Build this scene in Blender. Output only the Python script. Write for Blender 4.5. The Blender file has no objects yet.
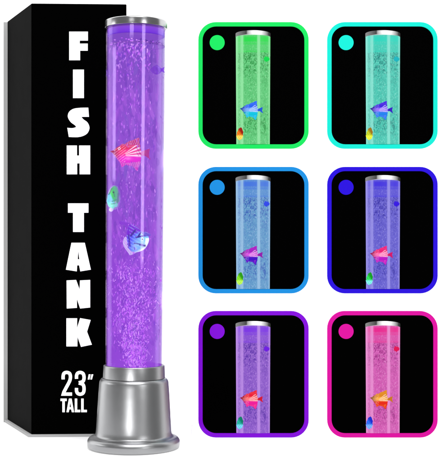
import bpy, bmesh, math, random
from mathutils import Vector, Matrix
from mathutils.geometry import tessellate_polygon
random.seed(7)
sc = bpy.context.scene
C = sc.collection

# ------------------------------------------------------------------ scale
S = 0.00134            # metres per photo pixel on the plane through the lamp axis
D = 1.6                # camera distance from that plane
ZC = 207.5 * S           # camera height above the tabletop
def P(u, v, y):
    k = (D + y) / D
    return Vector(((u - 220) * S * k, y, ZC + (240 - v) * S * k))

def lin(c):
    out = []
    for x in c:
        x = x / 255
        out.append(x / 12.92 if x <= .04045 else ((x + .055) / 1.055) ** 2.4)
    return tuple(out)

# ------------------------------------------------------------------ materials
def newmat(name):
    m = bpy.data.materials.new(name); m.use_nodes = True
    nt = m.node_tree; nt.nodes.clear()
    o = nt.nodes.new('ShaderNodeOutputMaterial')
    return m, nt, o
def N(nt, t, **kw):
    n = nt.nodes.new(t)
    for k, v in kw.items():
        if k in n.inputs: n.inputs[k].default_value = v
        else: setattr(n, k, v)
    return n
def principled(name, col, rough=.5, metal=0, spec=.5, emit=None, estr=0, noise=0, nscale=60, bump=0):
    m, nt, o = newmat(name)
    p = N(nt, 'ShaderNodeBsdfPrincipled')
    p.inputs['Base Color'].default_value = (*col, 1)
    p.inputs['Roughness'].default_value = rough
    p.inputs['Metallic'].default_value = metal
    p.inputs['Specular IOR Level'].default_value = spec
    if emit:
        p.inputs['Emission Color'].default_value = (*emit, 1)
        p.inputs['Emission Strength'].default_value = estr
    if noise or bump:
        tc = N(nt, 'ShaderNodeTexCoord')
        nz = N(nt, 'ShaderNodeTexNoise', Scale=nscale, Detail=4.0)
        nt.links.new(tc.outputs['Object'], nz.inputs['Vector'])
        if noise:
            mr = N(nt, 'ShaderNodeMapRange')
            mr.inputs['To Min'].default_value = rough - noise
            mr.inputs['To Max'].default_value = rough + noise
            nt.links.new(nz.outputs['Fac'], mr.inputs['Value'])
            nt.links.new(mr.outputs['Result'], p.inputs['Roughness'])
        if bump:
            b = N(nt, 'ShaderNodeBump', Strength=bump, Distance=.0004)
            nt.links.new(nz.outputs['Fac'], b.inputs['Height'])
            nt.links.new(b.outputs['Normal'], p.inputs['Normal'])
    nt.links.new(p.outputs[0], o.inputs[0])
    return m

M_wall = principled('white_wall', (.9, .9, .9), .8, spec=.1, emit=(1, 1, 1), estr=.80, noise=.05)  # white glow added so the wall burns out to white
M_table = principled('white_tabletop', (.9, .9, .9), .6, spec=.15, emit=(1, 1, 1), estr=.31, noise=.05)  # glow added to keep the tabletop near white
M_metal = principled('brushed_silver', (.33, .333, .34), .35, metal=1, noise=.04, nscale=300, bump=.02)
M_chrome = principled('bright_silver', (.36, .36, .365), .22, metal=1, noise=.03, nscale=200)
M_black = principled('black_print', (.0006, .0006, .0006), .7, spec=.0, noise=.05)
M_side = principled('charcoal_print', (.0022, .0022, .0022), .8, spec=.02, noise=.05)
M_shadow = principled('shadow_grey', lin((150, 150, 150)), .8, spec=.1, emit=lin((150,150,150)), estr=.35, noise=.05)  # drop-shadow tone as a flat grey, with a little added glow
M_white = principled('white_print', (.9, .9, .9), .6, spec=.1, emit=(1, 1, 1), estr=.6, noise=.05)  # glow added to lift the lettering to full white

def clear_tube(name):
    m, nt, o = newmat(name)
    t = N(nt, 'ShaderNodeBsdfTransparent'); g = N(nt, 'ShaderNodeBsdfGlossy', Roughness=.06)
    g.inputs['Color'].default_value = (.82, .6, 1, 1)
    lw = N(nt, 'ShaderNodeLayerWeight', Blend=.5); mx = N(nt, 'ShaderNodeMixShader')
    pw = N(nt, 'ShaderNodeMath', operation='POWER'); pw.inputs[1].default_value = 4.0
    f = N(nt, 'ShaderNodeMath', operation='MULTIPLY_ADD'); f.inputs[1].default_value = .26; f.inputs[2].default_value = .035
    nt.links.new(lw.outputs['Facing'], pw.inputs[0]); nt.links.new(pw.outputs[0], f.inputs[0])
    nt.links.new(f.outputs[0], mx.inputs[0]); nt.links.new(t.outputs[0], mx.inputs[1]); nt.links.new(g.outputs[0], mx.inputs[2])
    nt.links.new(mx.outputs[0], o.inputs[0])
    return m
def glow_volume(name, low, mid, high, sigma):
    """lit water: brighter and pinker near the lamp below, bluer above"""
    m, nt, o = newmat(name)
    a = N(nt, 'ShaderNodeVolumeAbsorption', Density=sigma); a.inputs['Color'].default_value = (0, 0, 0, 1)
    tc = N(nt, 'ShaderNodeTexCoord'); sp = N(nt, 'ShaderNodeSeparateXYZ'); nt.links.new(tc.outputs['Generated'], sp.inputs[0])
    r = N(nt, 'ShaderNodeValToRGB'); c = r.color_ramp
    c.elements[0].position = 0; c.elements[0].color = (*low, 1); c.elements[1].position = 1; c.elements[1].color = (*high, 1)
    for p, col in ((.30, low), (.55, mid), (.78, mid), (.93, high)):
        e = c.elements.new(p); e.color = (*col, 1)
    nt.links.new(sp.outputs['Z'], r.inputs[0])
    e = N(nt, 'ShaderNodeEmission', Strength=sigma); nt.links.new(r.outputs[0], e.inputs['Color'])
    ad = N(nt, 'ShaderNodeAddShader')
    nt.links.new(a.outputs[0], ad.inputs[0]); nt.links.new(e.outputs[0], ad.inputs[1])
    nt.links.new(ad.outputs[0], o.inputs['Volume'])
    return m
def painted(name, estr, rough=.3, spec=.4, alpha=1.0, base=.5):
    """vertex-painted, slightly luminous plastic"""
    m, nt, o = newmat(name)
    at = N(nt, 'ShaderNodeVertexColor', layer_name='col')
    p = N(nt, 'ShaderNodeBsdfPrincipled')
    mu = N(nt, 'ShaderNodeMix', data_type='RGBA', blend_type='MULTIPLY')
    mu.inputs[0].default_value = 1
    nt.links.new(at.outputs['Color'], mu.inputs[6]); mu.inputs[7].default_value = (base, base, base, 1)
    nt.links.new(mu.outputs[2], p.inputs['Base Color'])
    nt.links.new(at.outputs['Color'], p.inputs['Emission Color'])
    p.inputs['Emission Strength'].default_value = estr
    p.inputs['Roughness'].default_value = rough; p.inputs['Specular IOR Level'].default_value = spec
    p.inputs['Alpha'].default_value = alpha
    nt.links.new(p.outputs[0], o.inputs[0])
    return m
M_fish = painted('plastic_fish', 1.1, base=.25)
M_fin = painted('plastic_fin', .9, alpha=.85, base=.25)
M_dim = painted('dim_fin', .8, alpha=.6, base=.2)
M_rim = painted('clear_fin', .85, alpha=.32, base=.25)
M_swirl = painted('water_swirl', .9, alpha=.25, base=.1)
M_bubble = painted('air_bubbles', 1.05, alpha=.62, base=.2)
M_print = painted('picture_print', .85, rough=.6, spec=.1, base=.25)

# ------------------------------------------------------------------ helpers
def link(name, bm, mats, parent=None, smooth=False):
    me = bpy.data.meshes.new(name)
    if smooth:
        for e in bm.edges:
            if len(e.link_faces) == 2 and e.calc_face_angle(0) > math.radians(38): e.smooth = False
    bm.to_mesh(me); bm.free()
    for m in (mats if isinstance(mats, list) else [mats]): me.materials.append(m)
    if smooth:
        for p in me.polygons: p.use_smooth = True
    o = bpy.data.objects.new(name, me); C.objects.link(o)
    if parent: o.parent = parent
    return o
def thing(name, label, cat, loc, group=None):
    o = bpy.data.objects.new(name, None); C.objects.link(o)
    o.empty_display_size = .02
    o.location = loc; o['label'] = label; o['category'] = cat
    if group: o['group'] = group
    return o
def lathe(profile, seg=128, sx=1, sy=1):
    bm = bmesh.new(); rings = []
    for r, z in profile:
        if r < 1e-6: rings.append([bm.verts.new((0, 0, z))])
        else: rings.append([bm.verts.new((r * sx * math.cos(2 * math.pi * i / seg), r * sy * math.sin(2 * math.pi * i / seg), z)) for i in range(seg)])
    for a, b in zip(rings, rings[1:]):
        for i in range(seg):
            j = (i + 1) % seg
            if len(a) == 1: bm.faces.new((a[0], b[j], b[i]))
            elif len(b) == 1: bm.faces.new((a[i], a[j], b[0]))
            else: bm.faces.new((a[i], a[j], b[j], b[i]))
    bmesh.ops.recalc_face_normals(bm, faces=bm.faces)
    return bm
def round_profile(pts, rad, n=5):
    """round the inner corners of an open polyline (r,z)"""
    out = [pts[0]]
    for i in range(1, len(pts) - 1):
        a, b, c = Vector(pts[i - 1]), Vector(pts[i]), Vector(pts[i + 1])
        ra = min(rad[i], (a - b).length * .49, (c - b).length * .49)
        p = b + (a - b).normalized() * ra; q = b + (c - b).normalized() * ra
        for k in range(n + 1):
            t = k / n
            out.append(tuple(p * (1 - t) ** 2 + b * 2 * t * (1 - t) + q * t * t))
    out.append(pts[-1])
    return out
def box_bm(x0, x1, y0, y1, z0, z1, bev=0):
    bm = bmesh.new(); bmesh.ops.create_cube(bm, size=1)
    for v in bm.verts:
        v.co = Vector((x0 if v.co.x < 0 else x1, y0 if v.co.y < 0 else y1, z0 if v.co.z < 0 else z1))
    if bev: bmesh.ops.bevel(bm, geom=bm.edges[:], offset=bev, segments=3, affect='EDGES')
    return bm

# ------------------------------------------------------------------ setting
WALL_Y = .244
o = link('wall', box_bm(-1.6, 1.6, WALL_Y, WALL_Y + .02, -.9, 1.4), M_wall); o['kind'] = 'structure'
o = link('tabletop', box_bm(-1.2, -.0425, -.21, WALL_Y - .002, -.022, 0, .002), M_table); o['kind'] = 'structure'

# ------------------------------------------------------------------ carton
YF = .0825; yaw = math.radians(2.5)
SHADOW_H = .0042  # height of the grey shadow strip under the carton
A = P(31.5, 434.3, YF); A.z = 0
ux = Vector((math.cos(yaw), math.sin(yaw), 0))           # along the front face
wid = .1338
back = P(7.6, 424, YF + .138); back.z = 0
dv = back - A
Hbox = P(31.5, 3.4, YF).z
carton = thing('carton', 'tall black carton with white block lettering standing behind the silver lamp', 'box', A)
bm = bmesh.new()
c4 = [Vector((0, 0, 0)), ux * wid, ux * wid + dv, dv]
lo = [bm.verts.new(p + Vector((0, 0, SHADOW_H))) for p in c4]; hi = [bm.verts.new(p + Vector((0, 0, Hbox))) for p in c4]
for i in range(4):
    j = (i + 1) % 4
    f = bm.faces.new((lo[i], lo[j], hi[j], hi[i])); f.material_index = 1 if i == 3 else 0
bm.faces.new(hi); bm.faces.new(lo[::-1])
bmesh.ops.bevel(bm, geom=bm.edges[:], offset=.0006, segments=2, affect='EDGES')
link('carton_body', bm, [M_black, M_side], carton)
# grey strips shaped as the carton's drop shadow, along bottom and left
def prism(pts, z0, z1):
    bm = bmesh.new()
    lo = [bm.verts.new((p.x, p.y, z0)) for p in pts]; hi = [bm.verts.new((p.x, p.y, z1)) for p in pts]
    n = len(pts)
    for i in range(n): bm.faces.new((lo[i], lo[(i + 1) % n], hi[(i + 1) % n], hi[i]))
    bm.faces.new(hi); bm.faces.new(lo[::-1])
    bmesh.ops.recalc_face_normals(bm, faces=bm.faces)
    return bm
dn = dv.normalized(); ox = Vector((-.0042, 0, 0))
link('base_shadow_strip', prism([ox + Vector((0, -.0003, 0)), ux * wid + Vector((0, -.0003, 0)), ux * wid + dv, dv + ox], .0002, SHADOW_H - .0001), M_shadow, carton)
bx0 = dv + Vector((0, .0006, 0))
link('back_shadow_strip', prism([bx0 + Vector((-.0062, 0, 0)), bx0 + ux * wid, bx0 + ux * wid + Vector((0, .002, 0)), bx0 + Vector((-.0062, .002, 0))], .0002, Hbox - .001), M_shadow, carton)

nrm = Vector((math.sin(yaw), -math.cos(yaw), 0))          # outward normal of the front
def on_front(u, v, off=.0004):
    cam = Vector((0, -D, ZC)); p = P(u, v, 0); d = p - cam
    p0 = A + nrm * off
    t = (p0 - cam).dot(nrm) / d.dot(nrm)
    return cam + d * t - A
def letters(polys, off=.0004):
    bm = bmesh.new()
    for k, loops in enumerate(polys):
        pts3 = [[on_front(u, v, off + k * 1e-5) for u, v in lp] for lp in loops]
        flat = [[Vector((p.dot(ux), p.z, 0)) for p in lp] for lp in pts3]
        tris = tessellate_polygon(flat)
        vs = [bm.verts.new(p) for lp in pts3 for p in lp]
        for t in tris:
            try: bm.faces.new([vs[i] for i in t])
            except ValueError: pass
    bmesh.ops.recalc_face_normals(bm, faces=bm.faces)
    for f in bm.faces:
        if f.normal.dot(nrm) < 0: f.normal_flip()
    return bm
def px(ox, oy, s, pts): return [(ox + a / s, oy + b / s) for a, b in pts]
def smooth_loop(pts, hard=(), n=4):
    """Catmull-Rom closed loop; indices in `hard` stay sharp corners"""
    out = []; L = len(pts)
    for i in range(L):
        p0, p1, p2, p3 = pts[i - 1], pts[i], pts[(i + 1) % L], pts[(i + 2) % L]
        if i in hard: p0 = p1
        if (i + 1) % L in hard: p3 = p2
        for k in range(n):
            t = k / n
            out.append(tuple(.5 * ((2 * b) + (-a + c) * t + (2 * a - 5 * b + 4 * c - d) * t * t + (-a + 3 * b - 3 * c + d) * t ** 3)
                             for a, b, c, d in zip(p0, p1, p2, p3)))
    return out
q = 5.76
F = px(55, 25, q, [(82,38),(190,38),(190,90),(143,90),(143,107),(189,107),(189,148),(145,148),(145,203),(82,203)])
I = px(55, 25, q, [(104,257),(167,257),(167,421),(104,421)])
Sx = px(55, 100, q, smooth_loop([(192,44),(196,97),(152,97),(165,112),(188,130),(199,160),(188,190),(162,207),(128,214),(80,213),(71,160),(100,162),(122,156),(116,146),(94,130),(79,110),(74,90),(82,68),(106,51),(145,45)], hard=(0,1,2,9,10,12)))
Hh = px(55, 100, q, [(68,262),(127,262),(127,320),(139,320),(139,262),(203,262),(203,428),(142,428),(142,365),(128,365),(128,428),(68,428)])
T = px(55, 195, q, [(75,48),(193,48),(193,102),(167,102),(167,213),(104,213),(104,102),(75,102)])
Aa = px(55, 195, q, [(95,275),(172,275),(207,430),(146,440),(139,405),(128,405),(126,440),(63,430)])
Ah = px(55, 195, q, [(135,318),(131,370),(140,370)])
Nn = px(55, 270, q, [(67,60),(122,57),(142,112),(144,60),(203,57),(203,216),(145,222),(126,165),(127,218),(68,222)])
Kk = px(55, 270, q, [(66,278),(128,278),(127,335),(145,277),(206,288),(185,355),(213,430),(150,443),(130,385),(129,440),(66,440)])
for lp in ([F],[I],[Sx],[Hh],[T],[Aa, Ah],[Nn],[Kk]): link('printed_letter', letters([lp]), M_white, carton)
def strip(pts, w):
    L, R = [], []
    for i, p in enumerate(pts):
        a = Vector(pts[max(i - 1, 0)]); b = Vector(pts[min(i + 1, len(pts) - 1)])
        p = Vector(p); d1 = (p - a).normalized() if i else (b - p).normalized(); d2 = (b - p).normalized() if i < len(pts) - 1 else d1
        t = (d1 + d2).normalized(); n = Vector((-t.y, t.x)); m = min(1 / max(n.dot(Vector((-d1.y, d1.x))), .5), 2)
        L.append(tuple(p + n * w / 2 * m)); R.append(tuple(p - n * w / 2 * m))
    return L + R[::-1]
def smooth_open(pts, n=4):
    return [p for p in smooth_loop([pts[0]] + list(pts) + [pts[-1]], n=n)][n:-2 * n + 1]
q = 7.333
two = px(50, 360, q, strip(smooth_open([(97,142),(97,116),(104,97),(123,91),(143,98),(150,118),(148,143),(138,168),(118,205),(102,236)]) + [(98,250),(162,250)], 24))
three_a = px(50, 360, q, strip(smooth_open([(195,138),(195,114),(203,97),(222,91),(241,98),(249,116),(249,140),(240,158),(212,167)]), 24))
three_b = px(50, 360, q, strip(smooth_open([(212,169),(240,178),(249,198),(249,226),(241,244),(222,251),(203,244),(195,226),(195,205)]), 24))
inch1 = px(50, 360, q, [(284,105),(298,105),(290,143),(277,143)]); inch2 = px(50, 360, q, [(304,105),(318,105),(308,143),(296,143)])
tt = px(50, 360, q, [(77,283),(123,283),(123,301),(109,301),(109,383),(91,383),(91,301),(77,301)])
ta = px(50, 360, q, [(139,283),(159,283),(177,383),(160,383),(156,362),(142,362),(138,383),(121,383)])
tah = px(50, 360, q, [(149,306),(144,346),(154,346)])
tl = px(50, 360, q, [(182,283),(200,283),(200,365),(222,365),(222,383),(182,383)])
tl2 = px(50, 360, q, [(229,283),(247,283),(247,365),(271,365),(271,383),(229,383)])
link('printed_digit', letters([[two]]), M_white, carton)
link('printed_digit', letters([[three_a],[three_b]]), M_white, carton)
link('inch_mark', letters([[inch1],[inch2]]), M_white, carton)
for lp in ([tt],[ta, tah],[tl],[tl2]): link('printed_letter', letters([lp]), M_white, carton)

# ------------------------------------------------------------------ lamp
LX = (133.6 - 220) * S
lamp = thing('bubble_lamp', 'tall silver based bubble lamp with a glowing violet water tube', 'lamp', (LX, 0, .0003))
lamp.rotation_euler.y = math.radians(.36)
Z = lambda v: (447.5 - v) * S
base_prof = [(0, 0), (44.6, 0), (46, 1.6), (46.2, 5.0), (44, 8.0), (40, 9.2), (38.2, 10.5), (37.5, 14), (36.6, 30), (35.4, 50), (34.6, 61), (34.2, 64.2), (32.6, 66.6), (30.8, 67.2), (0, 67.2)]
base_prof = [(r * S, (z + (2.5 if z >= 5 else 0)) * S) for r, z in base_prof]
base_prof = round_profile(base_prof, [0] + [.0022] * 13 + [0])
b = link('base', lathe(base_prof, 160), M_metal, lamp, True)
col_prof = round_profile([(p[0] * S, p[1] * S) for p in [(0, 69.8), (30.9, 69.8), (30.5, 81.7), (29.9, 82.5), (27.5, 82.5), (27.5, 78.5), (0, 78.5)]], [0, .0002, .0006, .0005, .0002, .0002, 0])
link('collar', lathe(col_prof, 160), M_metal, lamp, True)
RT, RB = 30.1 * S, 28.7 * S
zt0, zt1 = 78.6 * S, Z(29.5)
tube = link('tube', lathe([(RB, zt0), (RT, zt1), (RT - .0012, zt1), (RB - .0012, zt0), (RB, zt0)], 160), clear_tube('clear_acrylic'), lamp, True)
link('water', lathe([(0, zt0 + .0004), (RB - .0016, zt0 + .0004), (RT - .0016, zt1 - .0006), (0, zt1 - .0006)], 160), glow_volume('violet_water', lin((150, 70, 222)), lin((146, 78, 214)), lin((128, 72, 200)), 66), lamp, True)
cap_prof = round_profile([(p[0] * S, Z(p[1])) for p in [(0, 29.3), (29, 29.3), (31.0, 28.9), (31.0, 22.2), (29.5, 21.2), (0, 21.2)]], [0, .0003, .0006, .0012, .0012, 0])
link('cap', lathe(cap_prof, 160), M_chrome, lamp, True)
# violet diffuser ring under the cap, and the water surface
def paint(bm, fn):
    l = bm.loops.layers.float_color.new('col')
    for f in bm.faces:
        for lp in f.loops: lp[l] = (*fn(lp.vert.co), 1)
ring = lathe([((RT - .0022), Z(30.6)), (RT - .0022, Z(36.8)), (RT - .0036, Z(37.4)), (RT - .0036, Z(30.6)), (RT - .0022, Z(30.6))], 96)
def ring_col(co):
    return lin((104, 24, 214)) if co.z < Z(32) else lin((140, 66, 222))
paint(ring, ring_col)
link('diffuser_ring', ring, painted('violet_diffuser', .6, alpha=.8), lamp, True)
surf = lathe([(RT - .0019, Z(46.2)), (RT - .0019, Z(46.9)), (RT - .009, Z(46.6)), (RT - .0019, Z(46.2))], 96)
paint(surf, lambda co: lin((110, 60, 160)))
link('water_surface', surf, painted('water_rim', .7, alpha=.55), lamp, True)

_t = bmesh.new(); bmesh.ops.create_icosphere(_t, subdivisions=2, radius=1)
ICO_V = [v.co.copy() for v in _t.verts]; _t.verts.index_update(); ICO_F = [tuple(v.index for v in f.verts) for f in _t.faces]; _t.free()
BV, BF_, BC = [], [], []
def add_bubble(loc, sx, sz, tilt, col):
    mtx = Matrix.Translation(loc) @ Matrix.Rotation(tilt, 4, 'Y') @ Matrix.Diagonal((sx, sx, sz, 1))
    k = len(BV); w = R_.uniform(-.5, .5)
    for v in ICO_V:
        p = mtx @ Vector((v.x + w * v.z * v.z, v.y, v.z)); BV.append(p)     # slightly curved streaks
    BF_.extend(tuple(i + k for i in f) for f in ICO_F)
    BC.extend([(*col, 1)] * len(ICO_V))
def rad_at(v): return RB + (RT - RB) * ((Z(v) - zt0) / (zt1 - zt0)) - .0026
R_ = random.Random(3)
def put(v, x, dpt, sx, sz, tilt, col):
    r = rad_at(v)
    x = max(-r * .97, min(r * .97, x))
    y = -math.sqrt(max(r * r - x * x, 0)) + dpt
    add_bubble(Vector((x, y, Z(v))), sx, sz, tilt, col)
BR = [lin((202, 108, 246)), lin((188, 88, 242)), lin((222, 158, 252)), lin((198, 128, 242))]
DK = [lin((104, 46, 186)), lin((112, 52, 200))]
for i in range(2000):                                    # plume that widens upwards
    v = 266 + 100 * R_.random() ** .8
    if R_.random() < .16: v -= abs(R_.gauss(0, 24))
    t = (366 - v) / 100
    half = 9 + 16 * min(1, t * 1.5)
    cx = (2 + 2 * math.sin(v * .09)) * S
    x = cx + R_.gauss(0, .5) * half * S
    a = R_.uniform(-.5, .5) + (.5 if math.sin(v * .21 + x * 900) > 0 else -.35) * .7
    sx_ = R_.uniform(.22, .58) * S
    put(v, x, R_.uniform(.0004, .010), sx_, sx_ * 1.15 if R_.random() < .4 else R_.uniform(.5, 2.3) * S, a, R_.choice(BR if R_.random() < .86 else DK))
for i in range(900):                                    # loose small bubbles above
    v = R_.uniform(48, 275); x = R_.gauss(0, .5) * 26 * S
    put(v, x, R_.uniform(.001, .02), R_.uniform(.22, .55) * S, R_.uniform(.3, 2.0) * S, R_.uniform(-.35, .35), R_.choice(BR + BR + DK))
for i in range(170):                                    # swirl under the surface
    v = 48 + abs(R_.gauss(0, 13)); x = R_.uniform(-19, 15) * S
    put(v, x, R_.uniform(.001, .014), R_.uniform(.4, .9) * S, R_.uniform(.6, 2.2) * S, R_.uniform(-.8, .8), R_.choice(BR + DK))
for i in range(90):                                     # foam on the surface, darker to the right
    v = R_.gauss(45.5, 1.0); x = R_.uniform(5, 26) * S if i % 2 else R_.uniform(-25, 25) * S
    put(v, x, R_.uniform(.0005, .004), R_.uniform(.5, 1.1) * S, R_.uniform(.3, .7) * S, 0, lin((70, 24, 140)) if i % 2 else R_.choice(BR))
def flush_bubbles(name, mat):
    me = bpy.data.meshes.new(name); me.from_pydata(BV, [], BF_)
    ca = me.color_attributes.new('col', 'FLOAT_COLOR', 'POINT'); ca.data.foreach_set('color', [x for c in BC for x in c])
    me.polygons.foreach_set('use_smooth', [True] * len(me.polygons)); me.materials.append(mat)
    ob = bpy.data.objects.new(name, me); C.objects.link(ob); ob.parent = lamp; ob['kind'] = 'stuff'
    BV.clear(); BF_.clear(); BC.clear()
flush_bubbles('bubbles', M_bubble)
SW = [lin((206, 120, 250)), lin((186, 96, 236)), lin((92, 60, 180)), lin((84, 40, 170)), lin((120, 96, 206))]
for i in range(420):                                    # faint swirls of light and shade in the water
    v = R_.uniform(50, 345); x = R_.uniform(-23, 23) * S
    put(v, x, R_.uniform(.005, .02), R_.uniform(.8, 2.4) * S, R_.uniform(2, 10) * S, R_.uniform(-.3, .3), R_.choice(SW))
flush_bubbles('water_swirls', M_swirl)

# ------------------------------------------------------------------ fish
def star(outline, centre, thick, rings=14, power=.5):
    """puffed shape inside an outline; outline in (x,z)"""
    bm = bmesh.new(); n = len(outline); c = Vector(centre)
    front, backr = [], []
    for j in range(rings + 1):
        s = j / rings
        h = thick * max(0, 1 - s * s) ** power
        if j == 0:
            front.append([bm.verts.new((c.x, -h, c.y))]); backr.append([bm.verts.new((c.x, h, c.y))]); continue
        fr, bk = [], []
        for p in outline:
            w = c + (Vector(p) - c) * s
            v = bm.verts.new((w.x, -h, w.y)); fr.append(v)
            bk.append(v if j == rings else bm.verts.new((w.x, h, w.y)))
        front.append(fr); backr.append(bk)
    for side in (front, backr):
        for a, b_ in zip(side, side[1:]):
            for i in range(n):
                j = (i + 1) % n
                try:
                    if len(a) == 1: bm.faces.new((a[0], b_[i], b_[j]))
                    else: bm.faces.new((a[i], a[j], b_[j], b_[i]))
                except ValueError: pass
    bmesh.ops.recalc_face_normals(bm, faces=bm.faces)
    return bm
def dense(pts, n): return smooth_loop(pts, n=n)
def segd(p, a, b):
    p, a, b = Vector(p), Vector(a), Vector(b); d = b - a
    t = max(0, min(1, (p - a).dot(d) / d.dot(d))); return (p - a - d * t).length
def mixc(a, b, t): t = max(0, min(1, t)); return tuple(x * (1 - t) + y * t for x, y in zip(a, b))

# angel fish drawn in units of photo pixels, origin at (130,152), z up
def zp(pts, ox, oy, s, cx, cy): return [(ox + a / s - cx, -(oy + b / s - cy)) for a, b in pts]
AF = lambda pts: zp(pts, 105, 134, 8.8, 130, 152)
af_body = AF([(42,150),(75,138),(110,112),(160,98),(230,92),(295,100),(316,140),(318,190),(306,240),(230,256),(150,250),(110,222),(85,190),(62,164)])
af_dorsal = AF([(125,112),(150,86),(165,92),(215,62),(240,56),(300,32),(303,75),(306,118),(230,120),(160,122)])
af_ventral = AF([(105,215),(130,250),(148,292),(165,268),(210,278),(245,288),(284,326),(300,285),(310,235),(230,232),(150,230)])
af_tail = AF([(312,160),(345,158),(372,140),(392,128),(386,175),(396,222),(372,205),(345,190),(314,188)])
def angel_colour(top, mid, bot, pale, dark):
    def fn(co):
        x, z = co.x, co.z
        ang = math.degrees(math.atan2(z + 4, x + 8 + 1e-6))
        c = mixc(bot, mid, (z + 6.0) / 4.0)
        c = mixc(c, top, (z - 1.0 - .10 * (x + 6)) / 2.0)
        r = math.hypot(x + 8, z + 4)
        if 4 < r and x > -6:
            for a0, wd in ((1, 4.5), (13, 3.5), (25, 4), (36, 2.5)):
                k = 1 - abs(ang - a0) / wd
                if k > 0: c = mixc(c, pale, k * 1.6)
        if x > 6.5 and 0 < ang < 34:
            k = math.sin(x * 2.2 + z * 1.3)
            if k > .45: c = mixc(c, dark, .55)
        if x < -8: c = mixc(c, dark, (-8 - x) / 8)
        if -16 < x < -4 and math.sin(x * 1.7 - z * 2.4) > .7: c = mixc(c, pale, .35)
        return c
    return fn
def bend(bm, rpx, amount):
    for v in bm.verts:
        d = rpx - math.sqrt(max(rpx * rpx - min(abs(v.co.x), rpx) ** 2, 0))
        v.co.y += d * amount
def scaled(bm, s):
    for v in bm.verts: v.co = v.co * s
    return bm
def make_angel(parent, cols, s, n=8, bendr=30):
    fn = angel_colour(*cols)
    top, mid, bot, pale, dark = cols
    body = star(dense(af_body, n), (0, 0), 3.0, 26); paint(body, fn); bend(body, bendr, .6)
    link('body', scaled(body, s), M_fish, parent, True)
    ray = lambda c1, k: (lambda co: mixc(c1, pale if k > 0 else dark, .45 if math.sin(co.x * 3.1 - co.z * 1.2) > .55 else 0))
    for nm, outl, cen, c in (('dorsal_fin', af_dorsal, (4, 7), top), ('ventral_fin', af_ventral, (1, -9.5), bot), ('tail_fin', af_tail, (15, 1.9), mixc(mid, dark, .5))):
        b_ = star(dense(outl, n), cen, .9, 10); paint(b_, ray(c, 1 if nm != 'tail_fin' else -1)); bend(b_, bendr, .6)
        link(nm, scaled(b_, s), M_fin, parent, True)
    e = bmesh.new(); bmesh.ops.create_uvsphere(e, u_segments=16, v_segments=10, radius=1.5)
    ec = Vector((-10.6, -2.0, 3.2))
    for v in e.verts: v.co = Vector((v.co.x, v.co.y * .5, v.co.z)) + ec
    paint(e, lambda co: lin((60, 0, 50)) if math.hypot(co.x - ec.x, co.z - ec.z) < .6 else mixc(pale, mid, .4)); bend(e, bendr, .6)
    link('eye', scaled(e, s), M_fish, parent, True)

def tube_front(u, v):
    cx = 133.6 + (447.5 - v) * math.tan(math.radians(.36))
    r = rad_at(v) / S
    return -math.sqrt(max(r * r - (u - cx) ** 2, 0)) * S
pinkcols = [lin(c) for c in ((214, 8, 44), (232, 36, 120), (232, 10, 196), (255, 215, 235), (140, 0, 80))]
f1 = P(130, 152, -.0315)
fish = thing('angelfish', 'pink and red striped plastic angelfish floating highest in the main violet tube', 'fish', f1, 'plastic fish in the lamp')
make_angel(fish, pinkcols, S * .98)

# green fish, seen nearly head-on
GF = lambda pts: zp(pts, 103, 180, 13.57, 113.2, 197.5)
yg = tube_front(113.2, 197.5) + .0022
fish = thing('plastic_fish', 'small green and aqua plastic fish at left edge of the violet tube', 'fish', P(113.2, 197.5, yg), 'plastic fish in the lamp')
gbody = star(dense(GF([(150,84),(168,80),(192,104),(208,150),(224,196),(214,236),(222,285),(205,318),(190,362),(160,368),(136,390),(104,372),(76,350),(66,318),(52,284),(66,246),(70,196),(92,160),(106,116),(130,100)]), 4), (0, 0), 2.4, 22)
def green_col(co):
    x, z = co.x, co.z
    c = mixc(lin((110, 190, 255)), lin((22, 200, 50)), (x * .9 + z * .45 + 2.4) / 2.2)
    c = mixc(c, lin((120, 240, 205)), (-z - 4.0) / 3)
    if segd((x, z), (-4.2, 3), (-1.2, 9)) < .7: c = mixc(c, lin((0, 90, 60)), .8)
    if segd((x, z), (4.6, -5), (5.2, 4)) < .7: c = mixc(c, lin((0, 110, 70)), .7)
    if segd((x, z), (-1, -4), (3.5, -2.2)) < .6 or segd((x, z), (-2, -6.5), (2, -6)) < .5: c = mixc(c, lin((0, 150, 90)), .8)
    if segd((x, z), (0.5, 6), (1.6, 1)) < .6: c = mixc(c, lin((10, 130, 30)), .7)
    return c
paint(gbody, green_col); link('body', scaled(gbody, S), M_fish, fish, True)
gr_ = star(dense(GF([(152,70),(206,98),(236,190),(230,300),(198,380),(138,400),(74,362),(48,280),(64,180),(104,100)]), 6), (0, 0), .6, 8)
for v in gr_.verts: v.co.y += 1.6
paint(gr_, lambda co: mixc(lin((150, 225, 215)), lin((205, 190, 250)), .5 + .5 * math.sin(math.atan2(co.z, co.x) * 14)))
link('rim_fin', scaled(gr_, S), M_rim, fish, True)
gt = star(dense(GF([(105,375),(140,385),(136,415),(110,428),(84,412),(88,385)]), 5), (-1.9, -12.4 + .6), .7, 6)
paint(gt, lambda co: lin((225, 215, 255))); link('tail_fin', scaled(gt, S), M_fin, fish, True)
ge = bmesh.new(); bmesh.ops.create_uvsphere(ge, u_segments=14, v_segments=8, radius=.9)
for v in ge.verts: v.co = Vector((v.co.x + .6, v.co.y * .5 - 2.3, v.co.z + 5))
paint(ge, lambda co: lin((10, 80, 20))); link('eye', scaled(ge, S), M_fish, fish, True)

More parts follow.
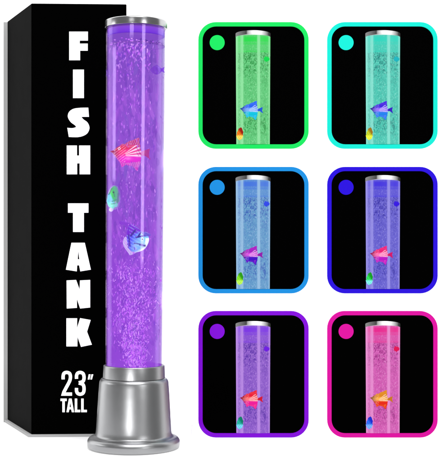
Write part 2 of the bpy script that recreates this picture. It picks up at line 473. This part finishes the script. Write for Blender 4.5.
# blue fish
BF = lambda pts: zp(pts, 112, 214, 9.78, 137.5, 239)
yb = tube_front(134, 237) + .0055
fish = thing('plastic_fish', 'blue and white plastic fish with purple back, lowest in the violet tube', 'fish', P(137.5, 239, yb), 'plastic fish in the lamp')
bbody = star(dense(BF([(165,112),(205,102),(262,146),(292,172),(330,190),(358,232),(352,285),(312,345),(240,372),(185,362),(160,320),(148,250),(146,180)]), 7), (0, 0), 3.2, 26)
def blue_col(co):
    x, z = co.x, co.z
    c = mixc(lin((58, 66, 226)), lin((112, 176, 252)), (x - z * .45 + 6) / 9)
    c = mixc(c, lin((100, 6, 192)), (z - 4.5 - x * .35) / 3.0)
    c = mixc(c, lin((236, 240, 255)), (x * .45 - z * .9 - 9.5) / 2.5)
    c = mixc(c, lin((225, 235, 255)), (x - 7.4 - z * .2) / 1.6 if z < 1 else 0)
    if math.sin(x * 1.1 + z * 1.9) > .8: c = mixc(c, lin((180, 220, 255)), .35)
    for a, b_, w in (((-6.2, 3.2), (-2.2, 8.4), 1.25), ((-1.0, 1.6), (7.5, 3.4), 1.1), ((1.2, 3), (3.6, 6.4), 1.1), ((-3, -4.2), (1.5, -4.8), .7), ((2.6, -5.4), (7.4, -6.6), 1.35), ((-8.6, 4), (-7.2, -7), .8)):
        d = segd((x, z), a, b_)
        if d < w: c = mixc(c, lin((14, 20, 130)), (1 - d / w) * 2)
    return c
paint(bbody, blue_col); link('body', scaled(bbody, S), M_fish, fish, True)
for nm, outl, cen, colr in (('tail_fin', [(78,78),(118,70),(158,84),(205,104),(165,130),(152,190),(140,140),(112,100),(84,104)], (-6.5, 11.2), lin((128, 44, 206))),
                            ('ventral_fin', [(122,235),(146,230),(162,330),(182,368),(240,372),(180,400),(162,380),(112,300)], (-9.3, -9), lin((224, 205, 255))),
                            ('pectoral_fin', [(285,195),(330,176),(378,208),(330,222),(296,232)], (7.5, 3), lin((90, 80, 200)))):
    b_ = star(dense(BF(outl), 6), cen, .8, 8)
    paint(b_, (lambda c0: lambda co: mixc(c0, lin((120, 20, 180)), .35 if math.sin(co.x * 2.6 + co.z * 2.2) > .5 else 0))(colr))
    if nm == 'pectoral_fin':
        for v in b_.verts: v.co.y -= 1.6
    link(nm, scaled(b_, S), M_fin, fish, True)
be = bmesh.new(); bmesh.ops.create_uvsphere(be, u_segments=14, v_segments=8, radius=1.3)
for v in be.verts: v.co = Vector((v.co.x + 5.0, v.co.y * .5 - 2.9, v.co.z - .2))
paint(be, lambda co: lin((200, 225, 255)) if math.hypot(co.x - 5, co.z + .2) > .8 else lin((10, 20, 90))); link('eye', scaled(be, S), M_fish, fish, True)

# dark violet fish at right, dark smudge given a fish shape at left
def dim_fish_shape(u, v, w, h, flip, label, colr):
    y = tube_front(u, v) + .0075
    t = thing('plastic_fish', label, 'fish', P(u, v, y), 'plastic fish in the lamp')  # the left one is only a dark smudge given a fish shape
    k = -1 if flip else 1
    o_ = [(k * a * w, b_ * h) for a, b_ in ((-1, .1), (-.6, .62), (0, .95), (.55, .6), (.85, .2), (.8, -.3), (.5, -.7), (-.1, -.9), (-.65, -.55))]
    b_ = star(dense(o_, 5), (0, 0), 1.6, 10)
    paint(b_, lambda co: mixc(colr, lin((96, 10, 196)), .5 + .5 * math.sin(co.x * 1.4 + co.z * .9))); link('body', scaled(b_, S), M_dim, t, True)
    o_ = [(k * a * w, b_ * h) for a, b_ in ((.7, .15), (1.25, .6), (1.15, 0), (1.3, -.55), (.75, -.2))]
    b_ = star(dense(o_, 4), (k * .95 * w, 0), .5, 5); paint(b_, lambda co: colr); link('tail_fin', scaled(b_, S), M_dim, t, True)
dim_fish_shape(156.5, 70, 6.2, 5.0, False, 'blurred dark violet fish near the top right of the violet tube', lin((116, 0, 220)))
dim_fish_shape(109.3, 73, 2.6, 6.5, True, 'dim violet smudge in fish shape at the upper left edge of the violet tube', lin((100, 44, 176)))

# ------------------------------------------------------------------ picture panels
PY = WALL_Y - .0006
KW = (D + PY - .004) / D
def rrect(w, h, r, n=10):
    pts = []
    for cx, cz, a0 in ((w / 2 - r, h / 2 - r, 0), (-w / 2 + r, h / 2 - r, 90), (-w / 2 + r, -h / 2 + r, 180), (w / 2 - r, -h / 2 + r, 270)):
        for k in range(n + 1):
            a = math.radians(a0 + 90 * k / n); pts.append((cx + r * math.cos(a), cz + r * math.sin(a)))
    return pts
def slab(outer, y0, y1, inner=None, bev=0):
    """front face at y0 (towards camera), back at y1; optional opening"""
    bm = bmesh.new(); n = len(outer)
    fo = [bm.verts.new((x, y0, z)) for x, z in outer]; bo = [bm.verts.new((x, y1, z)) for x, z in outer]
    for i in range(n): bm.faces.new((fo[i], fo[(i + 1) % n], bo[(i + 1) % n], bo[i]))
    if inner:
        fi = [bm.verts.new((x, y0, z)) for x, z in inner]; bi = [bm.verts.new((x, y1, z)) for x, z in inner]
        for i in range(n):
            j = (i + 1) % n
            bm.faces.new((fi[i], bi[i], bi[j], fi[j])); bm.faces.new((fo[i], fi[i], fi[j], fo[j])); bm.faces.new((bo[i], bo[j], bi[j], bi[i]))
    else:
        bm.faces.new(fo[::-1]); bm.faces.new(bo)
    bmesh.ops.recalc_face_normals(bm, faces=bm.faces)
    return bm
def picture_tube_mat(name, base, light, deep, dark):
    """printed picture of the lit tube: soft vertical bands, mottled bubbles, deeper colour under the cap"""
    m, nt, o = newmat(name)
    tc = N(nt, 'ShaderNodeTexCoord'); sep = N(nt, 'ShaderNodeSeparateXYZ')
    nt.links.new(tc.outputs['Generated'], sep.inputs[0])
    r1 = N(nt, 'ShaderNodeValToRGB'); cr = r1.color_ramp
    stops = [(0, .75), (.03, 1), (.07, .45), (.11, .3), (.15, .7), (.20, .85), (.225, .2), (.26, .0), (.4, .0), (.6, .05), (.635, .8), (.69, .85), (.715, .12), (.85, .05), (.93, .1), (.965, .8), (1, .35)]  # light bands: the pictured tube's reflections, put into the printed colour
    cr.elements[0].position = 0; cr.elements[0].color = (.75,) * 3 + (1,)
    cr.elements[1].position = 1; cr.elements[1].color = (.35,) * 3 + (1,)
    for p, g in stops[1:-1]:
        e = cr.elements.new(p); e.color = (g, g, g, 1)
    nt.links.new(sep.outputs['X'], r1.inputs[0])
    mp = N(nt, 'ShaderNodeMapping'); mp.inputs['Scale'].default_value = (300, 300, 210)
    nt.links.new(tc.outputs['Object'], mp.inputs[0])
    nz = N(nt, 'ShaderNodeTexNoise', Scale=1.0, Detail=3.0, Roughness=.6, Distortion=1.2); nt.links.new(mp.outputs[0], nz.inputs['Vector'])
    # where the bubbles gather: near the top and near the bottom
    zr = N(nt, 'ShaderNodeValToRGB'); z = zr.color_ramp
    z.elements[0].position = 0; z.elements[0].color = (.15, .15, .15, 1); z.elements[1].position = 1; z.elements[1].color = (.0, .0, .0, 1)
    for p, g in ((.06, .2), (.14, .95), (.24, .8), (.32, .35), (.5, .3), (.6, .45), (.68, .9), (.8, 1.0), (.838, .9), (.85, .15)):
        e = z.elements.new(p); e.color = (g, g, g, 1)
    nt.links.new(sep.outputs['Z'], zr.inputs[0])
    nr = N(nt, 'ShaderNodeMapRange'); nr.inputs['From Min'].default_value = .46; nr.inputs['From Max'].default_value = .58
    nt.links.new(nz.outputs['Fac'], nr.inputs['Value'])
    mul = N(nt, 'ShaderNodeMath', operation='MULTIPLY'); nt.links.new(nr.outputs[0], mul.inputs[0]); nt.links.new(zr.outputs[0], mul.inputs[1])
    m1 = N(nt, 'ShaderNodeMix', data_type='RGBA'); m1.inputs[6].default_value = (*base, 1); m1.inputs[7].default_value = (*dark, 1)
    nt.links.new(mul.outputs[0], m1.inputs[0])
    # fine light flecks
    mp2 = N(nt, 'ShaderNodeMapping'); mp2.inputs['Scale'].default_value = (700, 700, 330)
    nt.links.new(tc.outputs['Object'], mp2.inputs[0])
    n2 = N(nt, 'ShaderNodeTexNoise', Scale=1.0, Detail=2.0); nt.links.new(mp2.outputs[0], n2.inputs['Vector'])
    nr2 = N(nt, 'ShaderNodeMapRange'); nr2.inputs['From Min'].default_value = .54; nr2.inputs['From Max'].default_value = .72; nr2.inputs['To Max'].default_value = .75
    nt.links.new(n2.outputs['Fac'], nr2.inputs['Value'])
    mf = N(nt, 'ShaderNodeMix', data_type='RGBA'); nt.links.new(nr2.outputs[0], mf.inputs[0]); nt.links.new(m1.outputs[2], mf.inputs[6]); mf.inputs[7].default_value = (*light, 1)
    # deep band under the cap
    dr = N(nt, 'ShaderNodeValToRGB'); d = dr.color_ramp
    d.elements[0].position = .82; d.elements[0].color = (0, 0, 0, 1); d.elements[1].position = 1; d.elements[1].color = (.35, .35, .35, 1)
    for p, g in ((.838, .12), (.845, .7), (.86, .35), (.905, .3), (.92, .8), (.93, .5), (.945, 1.0), (.975, 1.0), (.99, .45)):
        e = d.elements.new(p); e.color = (g, g, g, 1)
    nt.links.new(sep.outputs['Z'], dr.inputs[0])
    m2 = N(nt, 'ShaderNodeMix', data_type='RGBA'); nt.links.new(dr.outputs[0], m2.inputs[0]); nt.links.new(mf.outputs[2], m2.inputs[6]); m2.inputs[7].default_value = (*deep, 1)
    m3 = N(nt, 'ShaderNodeMix', data_type='RGBA'); nt.links.new(r1.outputs[0], m3.inputs[0]); nt.links.new(m2.outputs[2], m3.inputs[6]); m3.inputs[7].default_value = (*light, 1)
    p = N(nt, 'ShaderNodeBsdfPrincipled', Roughness=.6); p.inputs['Specular IOR Level'].default_value = .05
    p.inputs['Base Color'].default_value = (.02, .02, .02, 1)
    nt.links.new(m3.outputs[2], p.inputs['Emission Color']); p.inputs['Emission Strength'].default_value = .86
    nt.links.new(p.outputs[0], o.inputs[0])
    return m
def merge(target, bm):
    me = bpy.data.meshes.new('tmp'); bm.to_mesh(me); bm.free(); target.from_mesh(me); bpy.data.meshes.remove(me)

PW, PH = 110.2, 126.4
specs = [  # u, v centre; frame; tube base/light/deep/dark; big fish top/mid/bottom; small fish top/mid/bottom; dim spot; tube u offset; label bits
 (253.4, 85.6, (28, 232, 98), (96, 214, 126), (160, 250, 178), (0, 232, 70), (6, 150, 56), ((30, 90, 226), (110, 160, 255), (0, 188, 214)), ((150, 20, 0), (235, 120, 10), (255, 225, 90)), (0, 205, 70),
  'green framed black picture panel showing a green lit tube with blue fish'),
 (382.0, 85.6, (24, 236, 214), (72, 212, 190), (150, 246, 228), (20, 226, 200), (0, 140, 132), ((56, 24, 206), (140, 100, 250), (30, 124, 226)), ((150, 110, 20), (190, 210, 30), (235, 250, 60)), (20, 170, 180),
  'turquoise framed black picture panel showing a turquoise lit tube with indigo fish'),
 (253.4, 230.0, (30, 146, 226), (100, 164, 214), (166, 208, 244), (60, 120, 236), (44, 92, 190), ((156, 20, 180), (206, 60, 214), (64, 6, 190)), ((40, 150, 10), (130, 225, 30), (190, 250, 90)), (44, 66, 220),
  'sky blue framed black picture panel showing a pale blue lit tube with purple fish'),
 (382.0, 230.0, (44, 16, 222), (104, 96, 220), (164, 156, 248), (60, 36, 236), (52, 40, 178), ((222, 16, 110), (255, 100, 170), (180, 16, 190)), ((10, 150, 30), (40, 220, 90), (130, 240, 240)), (50, 14, 214),
  'indigo framed black picture panel showing a blue violet lit tube with pink fish'),
 (253.4, 373.8, (134, 14, 222), (148, 92, 214), (202, 150, 246), (128, 40, 240), (88, 30, 176), ((226, 20, 50), (255, 110, 110), (232, 24, 150)), ((0, 120, 100), (30, 180, 160), (120, 220, 255)), (104, 20, 214),
  'violet framed black picture panel showing a violet lit tube with red fish'),
 (382.0, 373.8, (228, 20, 164), (224, 92, 190), (250, 156, 226), (246, 10, 150), (168, 30, 140), ((214, 130, 24), (244, 170, 60), (226, 40, 20)), ((20, 40, 200), (40, 110, 240), (120, 180, 255)), (216, 10, 80),
  'magenta framed black picture panel showing a pink lit tube with orange fish'),
]
for (u, v, fc, base, light, deep, dark, big, small, spot, label) in specs:
    row3 = v > 300
    s = S * KW
    base_pt = P(u, v + PH / 2, PY); base_pt.z = P(u, v + PH / 2, PY).z
    t = thing('picture_panel', label, 'panel', base_pt, 'colour picture panels on the wall')
    cz = PH / 2 * s
    def at(pu, pv): return ((pu - u) * s, cz + (v - pv) * s)
    M_frame = principled('frame_paint', tuple(c * .45 for c in lin(fc)), .5, spec=.05, emit=lin(fc), estr=.52, noise=.05)  # paint also emits its colour; glow added, the frame is no lamp
    off = lambda pts: [(x, z + cz) for x, z in pts]
    link('backing', slab(off(rrect((PW - 6) * s, (PH - 6) * s, 14.5 * s)), -.0030, -.0002), M_black, t)
    link('frame', slab(off(rrect(PW * s, PH * s, 17.5 * s)), -.0052, 0, off(rrect((PW - 8.4) * s, (PH - 8.4) * s, 13.6 * s))), M_frame, t)
    dx, dz = at(217.1 + (u - 253.4), v - 42.8)
    dot = [(dx + 7.5 * s * math.cos(2 * math.pi * k / 48), dz + 7.5 * s * math.sin(2 * math.pi * k / 48)) for k in range(48)]
    link('colour_dot', slab(dot, -.0042, -.0031), M_frame, t)
    # pictured lamp, a shallow relief between the cap and the lower frame edge
    pu = u - .4 + (.9 if u > 300 else 0); top = v - 53.6 + (0.0 if not row3 else 1.6); bot = v + PH / 2 - 4.4
    pt = bpy.data.objects.new
    segs = 40; bmt = bmesh.new(); rows = []
    tx, tz = at(pu, bot); _, tz1 = at(pu, top + 5.0)
    for zz, hw in ((tz, 16.7), (tz1, 17.3)):
        rows.append([bmt.verts.new((tx + (hw * s) * -math.cos(math.pi * k / segs), -.0031 - .0030 * math.sin(math.pi * k / segs), zz + (0 if zz == tz else .0028 * math.sin(math.pi * k / segs)))) for k in range(segs + 1)])
    for k in range(segs): bmt.faces.new((rows[0][k], rows[0][k + 1], rows[1][k + 1], rows[1][k]))
    bmt.faces.new([rows[1][k] for k in range(segs + 1)])
    bmesh.ops.recalc_face_normals(bmt, faces=bmt.faces)
    pl = link('pictured_lamp', bmt, picture_tube_mat('pictured_tube', lin(base), lin(light), lin(deep), lin(dark)), t, True)
    # cap
    bmc = bmesh.new(); ys = []
    lo_, hi_ = [], []
    for k in range(segs + 1):
        a = math.pi * k / segs; x = tx - 17.5 * s * math.cos(a); y = -.0031 - .0034 * math.sin(a)
        arch = 3.2 * s * math.sin(a)
        lo_.append(bmc.verts.new((x, y, at(pu, top + 5.4)[1] + arch))); hi_.append(bmc.verts.new((x, y, at(pu, top + 1.9)[1] + arch)))
    for k in range(segs): bmc.faces.new((lo_[k], lo_[k + 1], hi_[k + 1], hi_[k]))
    bmc.faces.new(hi_); bmc.faces.new(lo_[::-1])
    bmesh.ops.recalc_face_normals(bmc, faces=bmc.faces)
    def cap_col(co):
        q_ = (co.x - tx) / (17.5 * s)
        g = max(.03, 1.35 - abs(q_ - .2) * 1.9) if q_ > -.35 else max(.04, .10 + (-.55 - q_) * .3)
        return (g, g, g)
    paint(bmc, cap_col)
    link('cap', bmc, M_print, pl)
    # fish of the picture
    fx, fz = at(251.3 + (u - 253.4) * 1.0 + (.9 if u > 300 else 0), v + 23.9)
    T_, M_, B_ = [lin(c) for c in big]
    cols = [T_, M_, B_, mixc(M_, (1, 1, 1), .45), mixc(T_, (0, 0, .02), .6)]
    fb = bmesh.new()
    k_ = .57
    def addp(outl, cen, th, fn, n, rings, dy):
        b_ = star(dense(outl, n), cen, th, rings); paint(b_, fn)
        for v_ in b_.verts: v_.co = Vector((v_.co.x * k_ * s, v_.co.y * .00035 + dy, v_.co.z * k_ * s))
        merge(fb, b_)
    addp(af_body, (0, 0), 3.0, angel_colour(*cols), 5, 14, -.0066)
    addp(af_dorsal, (4, 7), .9, lambda co: mixc(T_, M_, .4 if math.sin(co.x * 3.1 - co.z) > .5 else 0), 5, 6, -.0064)
    addp(af_ventral, (1, -9.5), .9, lambda co: mixc(B_, M_, .3 if math.sin(co.x * 3.1 - co.z) > .5 else 0), 5, 6, -.0064)
    addp(af_tail, (15, 1.9), .9, lambda co: mixc(T_, cols[4], .35), 5, 5, -.0064)
    fo = link('pictured_fish', fb, M_print, pl, True); fo.location = (fx, 0, fz)
    sx_, sz_ = at(239.7 + (u - 253.4) + (.5 if u > 300 else 0), v + 48.6)
    a_, b2, c2 = [lin(c) for c in small]
    sb = star(dense(GF([(150,84),(168,80),(192,104),(208,150),(224,196),(214,236),(222,285),(205,318),(190,362),(160,368),(136,390),(104,372),(76,350),(66,318),(52,284),(66,246),(70,196),(92,160),(106,116),(130,100)]), 3), (0, 0), 2.4, 12)
    def small_col(co):
        c = mixc(b2, a_, (co.x * .8 + co.z * .6) / 3.5 - .1); c = mixc(c, c2, (-co.z - 1.0) / 3.5)
        if math.sin(co.x * 1.9 + co.z * 1.1) > .75: c = mixc(c, a_, .6)
        return c
    paint(sb, small_col)
    for v_ in sb.verts: v_.co = Vector((v_.co.x * .56 * s, v_.co.y * .0003 - .0058, v_.co.z * .56 * s))
    so = link('pictured_fish', sb, M_print, pl, True); so.location = (sx_, 0, sz_)
    # blurred dim spot at upper right of the pictured tube
    db = star([(3.8 * s * math.cos(2 * math.pi * k / 24) * (1 + .15 * math.sin(3 * k)), 2.6 * s * math.sin(2 * math.pi * k / 24) * (1 + .2 * math.cos(2 * k))) for k in range(24)], (0, 0), .0004, 6)
    paint(db, lambda co: lin(spot))
    for v_ in db.verts: v_.co.y -= .0051
    do = link('pictured_fish', db, M_print, pl, True); do.location = (*[at(pu + 12.6, v - 26.2 + (.8 if row3 else 0))[0], 0], at(pu, v - 26.2 + (.8 if row3 else 0))[1])

# ------------------------------------------------------------------ light
w = bpy.data.worlds.new('World'); sc.world = w; w.use_nodes = True
nt = w.node_tree; bg = nt.nodes['Background']; bg.inputs[0].default_value = (1, 1, 1, 1); bg.inputs[1].default_value = .28
def area(name, loc, tgt, sx, sy, power, col=(1, 1, 1)):
    l = bpy.data.lights.new(name, 'AREA'); l.shape = 'RECTANGLE'; l.size = sx; l.size_y = sy; l.energy = power; l.color = col
    o = bpy.data.objects.new(name, l); C.objects.link(o); o.location = loc
    o.rotation_euler = (Vector(tgt) - Vector(loc)).to_track_quat('-Z', 'Y').to_euler()
    return o
area('softbox_key', (LX + 1.05, -1.62, .54), (LX, 0, .54), .42, .70, 5.5)
area('softbox_left', (LX - 1.5, -.06, .60), (LX, 0, .60), .45, .34, 2.6)
area('softbox_front', (LX - .32, -1.95, -.28), (LX, 0, -.10), .26, .20, 12)
area('softbox_cap', (LX - .42, -1.9, .92), (LX, 0, .80), .50, .12, 1.0)
area('softbox_top', (.1, -1.0, 1.9), (0, .1, .2), 1.4, 1.0, 40)

# ------------------------------------------------------------------ camera
cam = bpy.data.cameras.new('camera'); co = bpy.data.objects.new('camera', cam); C.objects.link(co)
co.location = (0, -D, ZC); co.rotation_euler = (math.radians(90), 0, 0)
cam.sensor_width = 36; cam.lens = 36 * D / (461 * S)
cam.shift_y = 9.5 / 461; cam.clip_start = .05; cam.clip_end = 50
sc.camera = co
sc.render.engine = 'CYCLES'
sc.cycles.transparent_max_bounces = 32
sc.view_settings.view_transform = 'Standard'; sc.view_settings.look = 'None'; sc.view_settings.exposure = 0
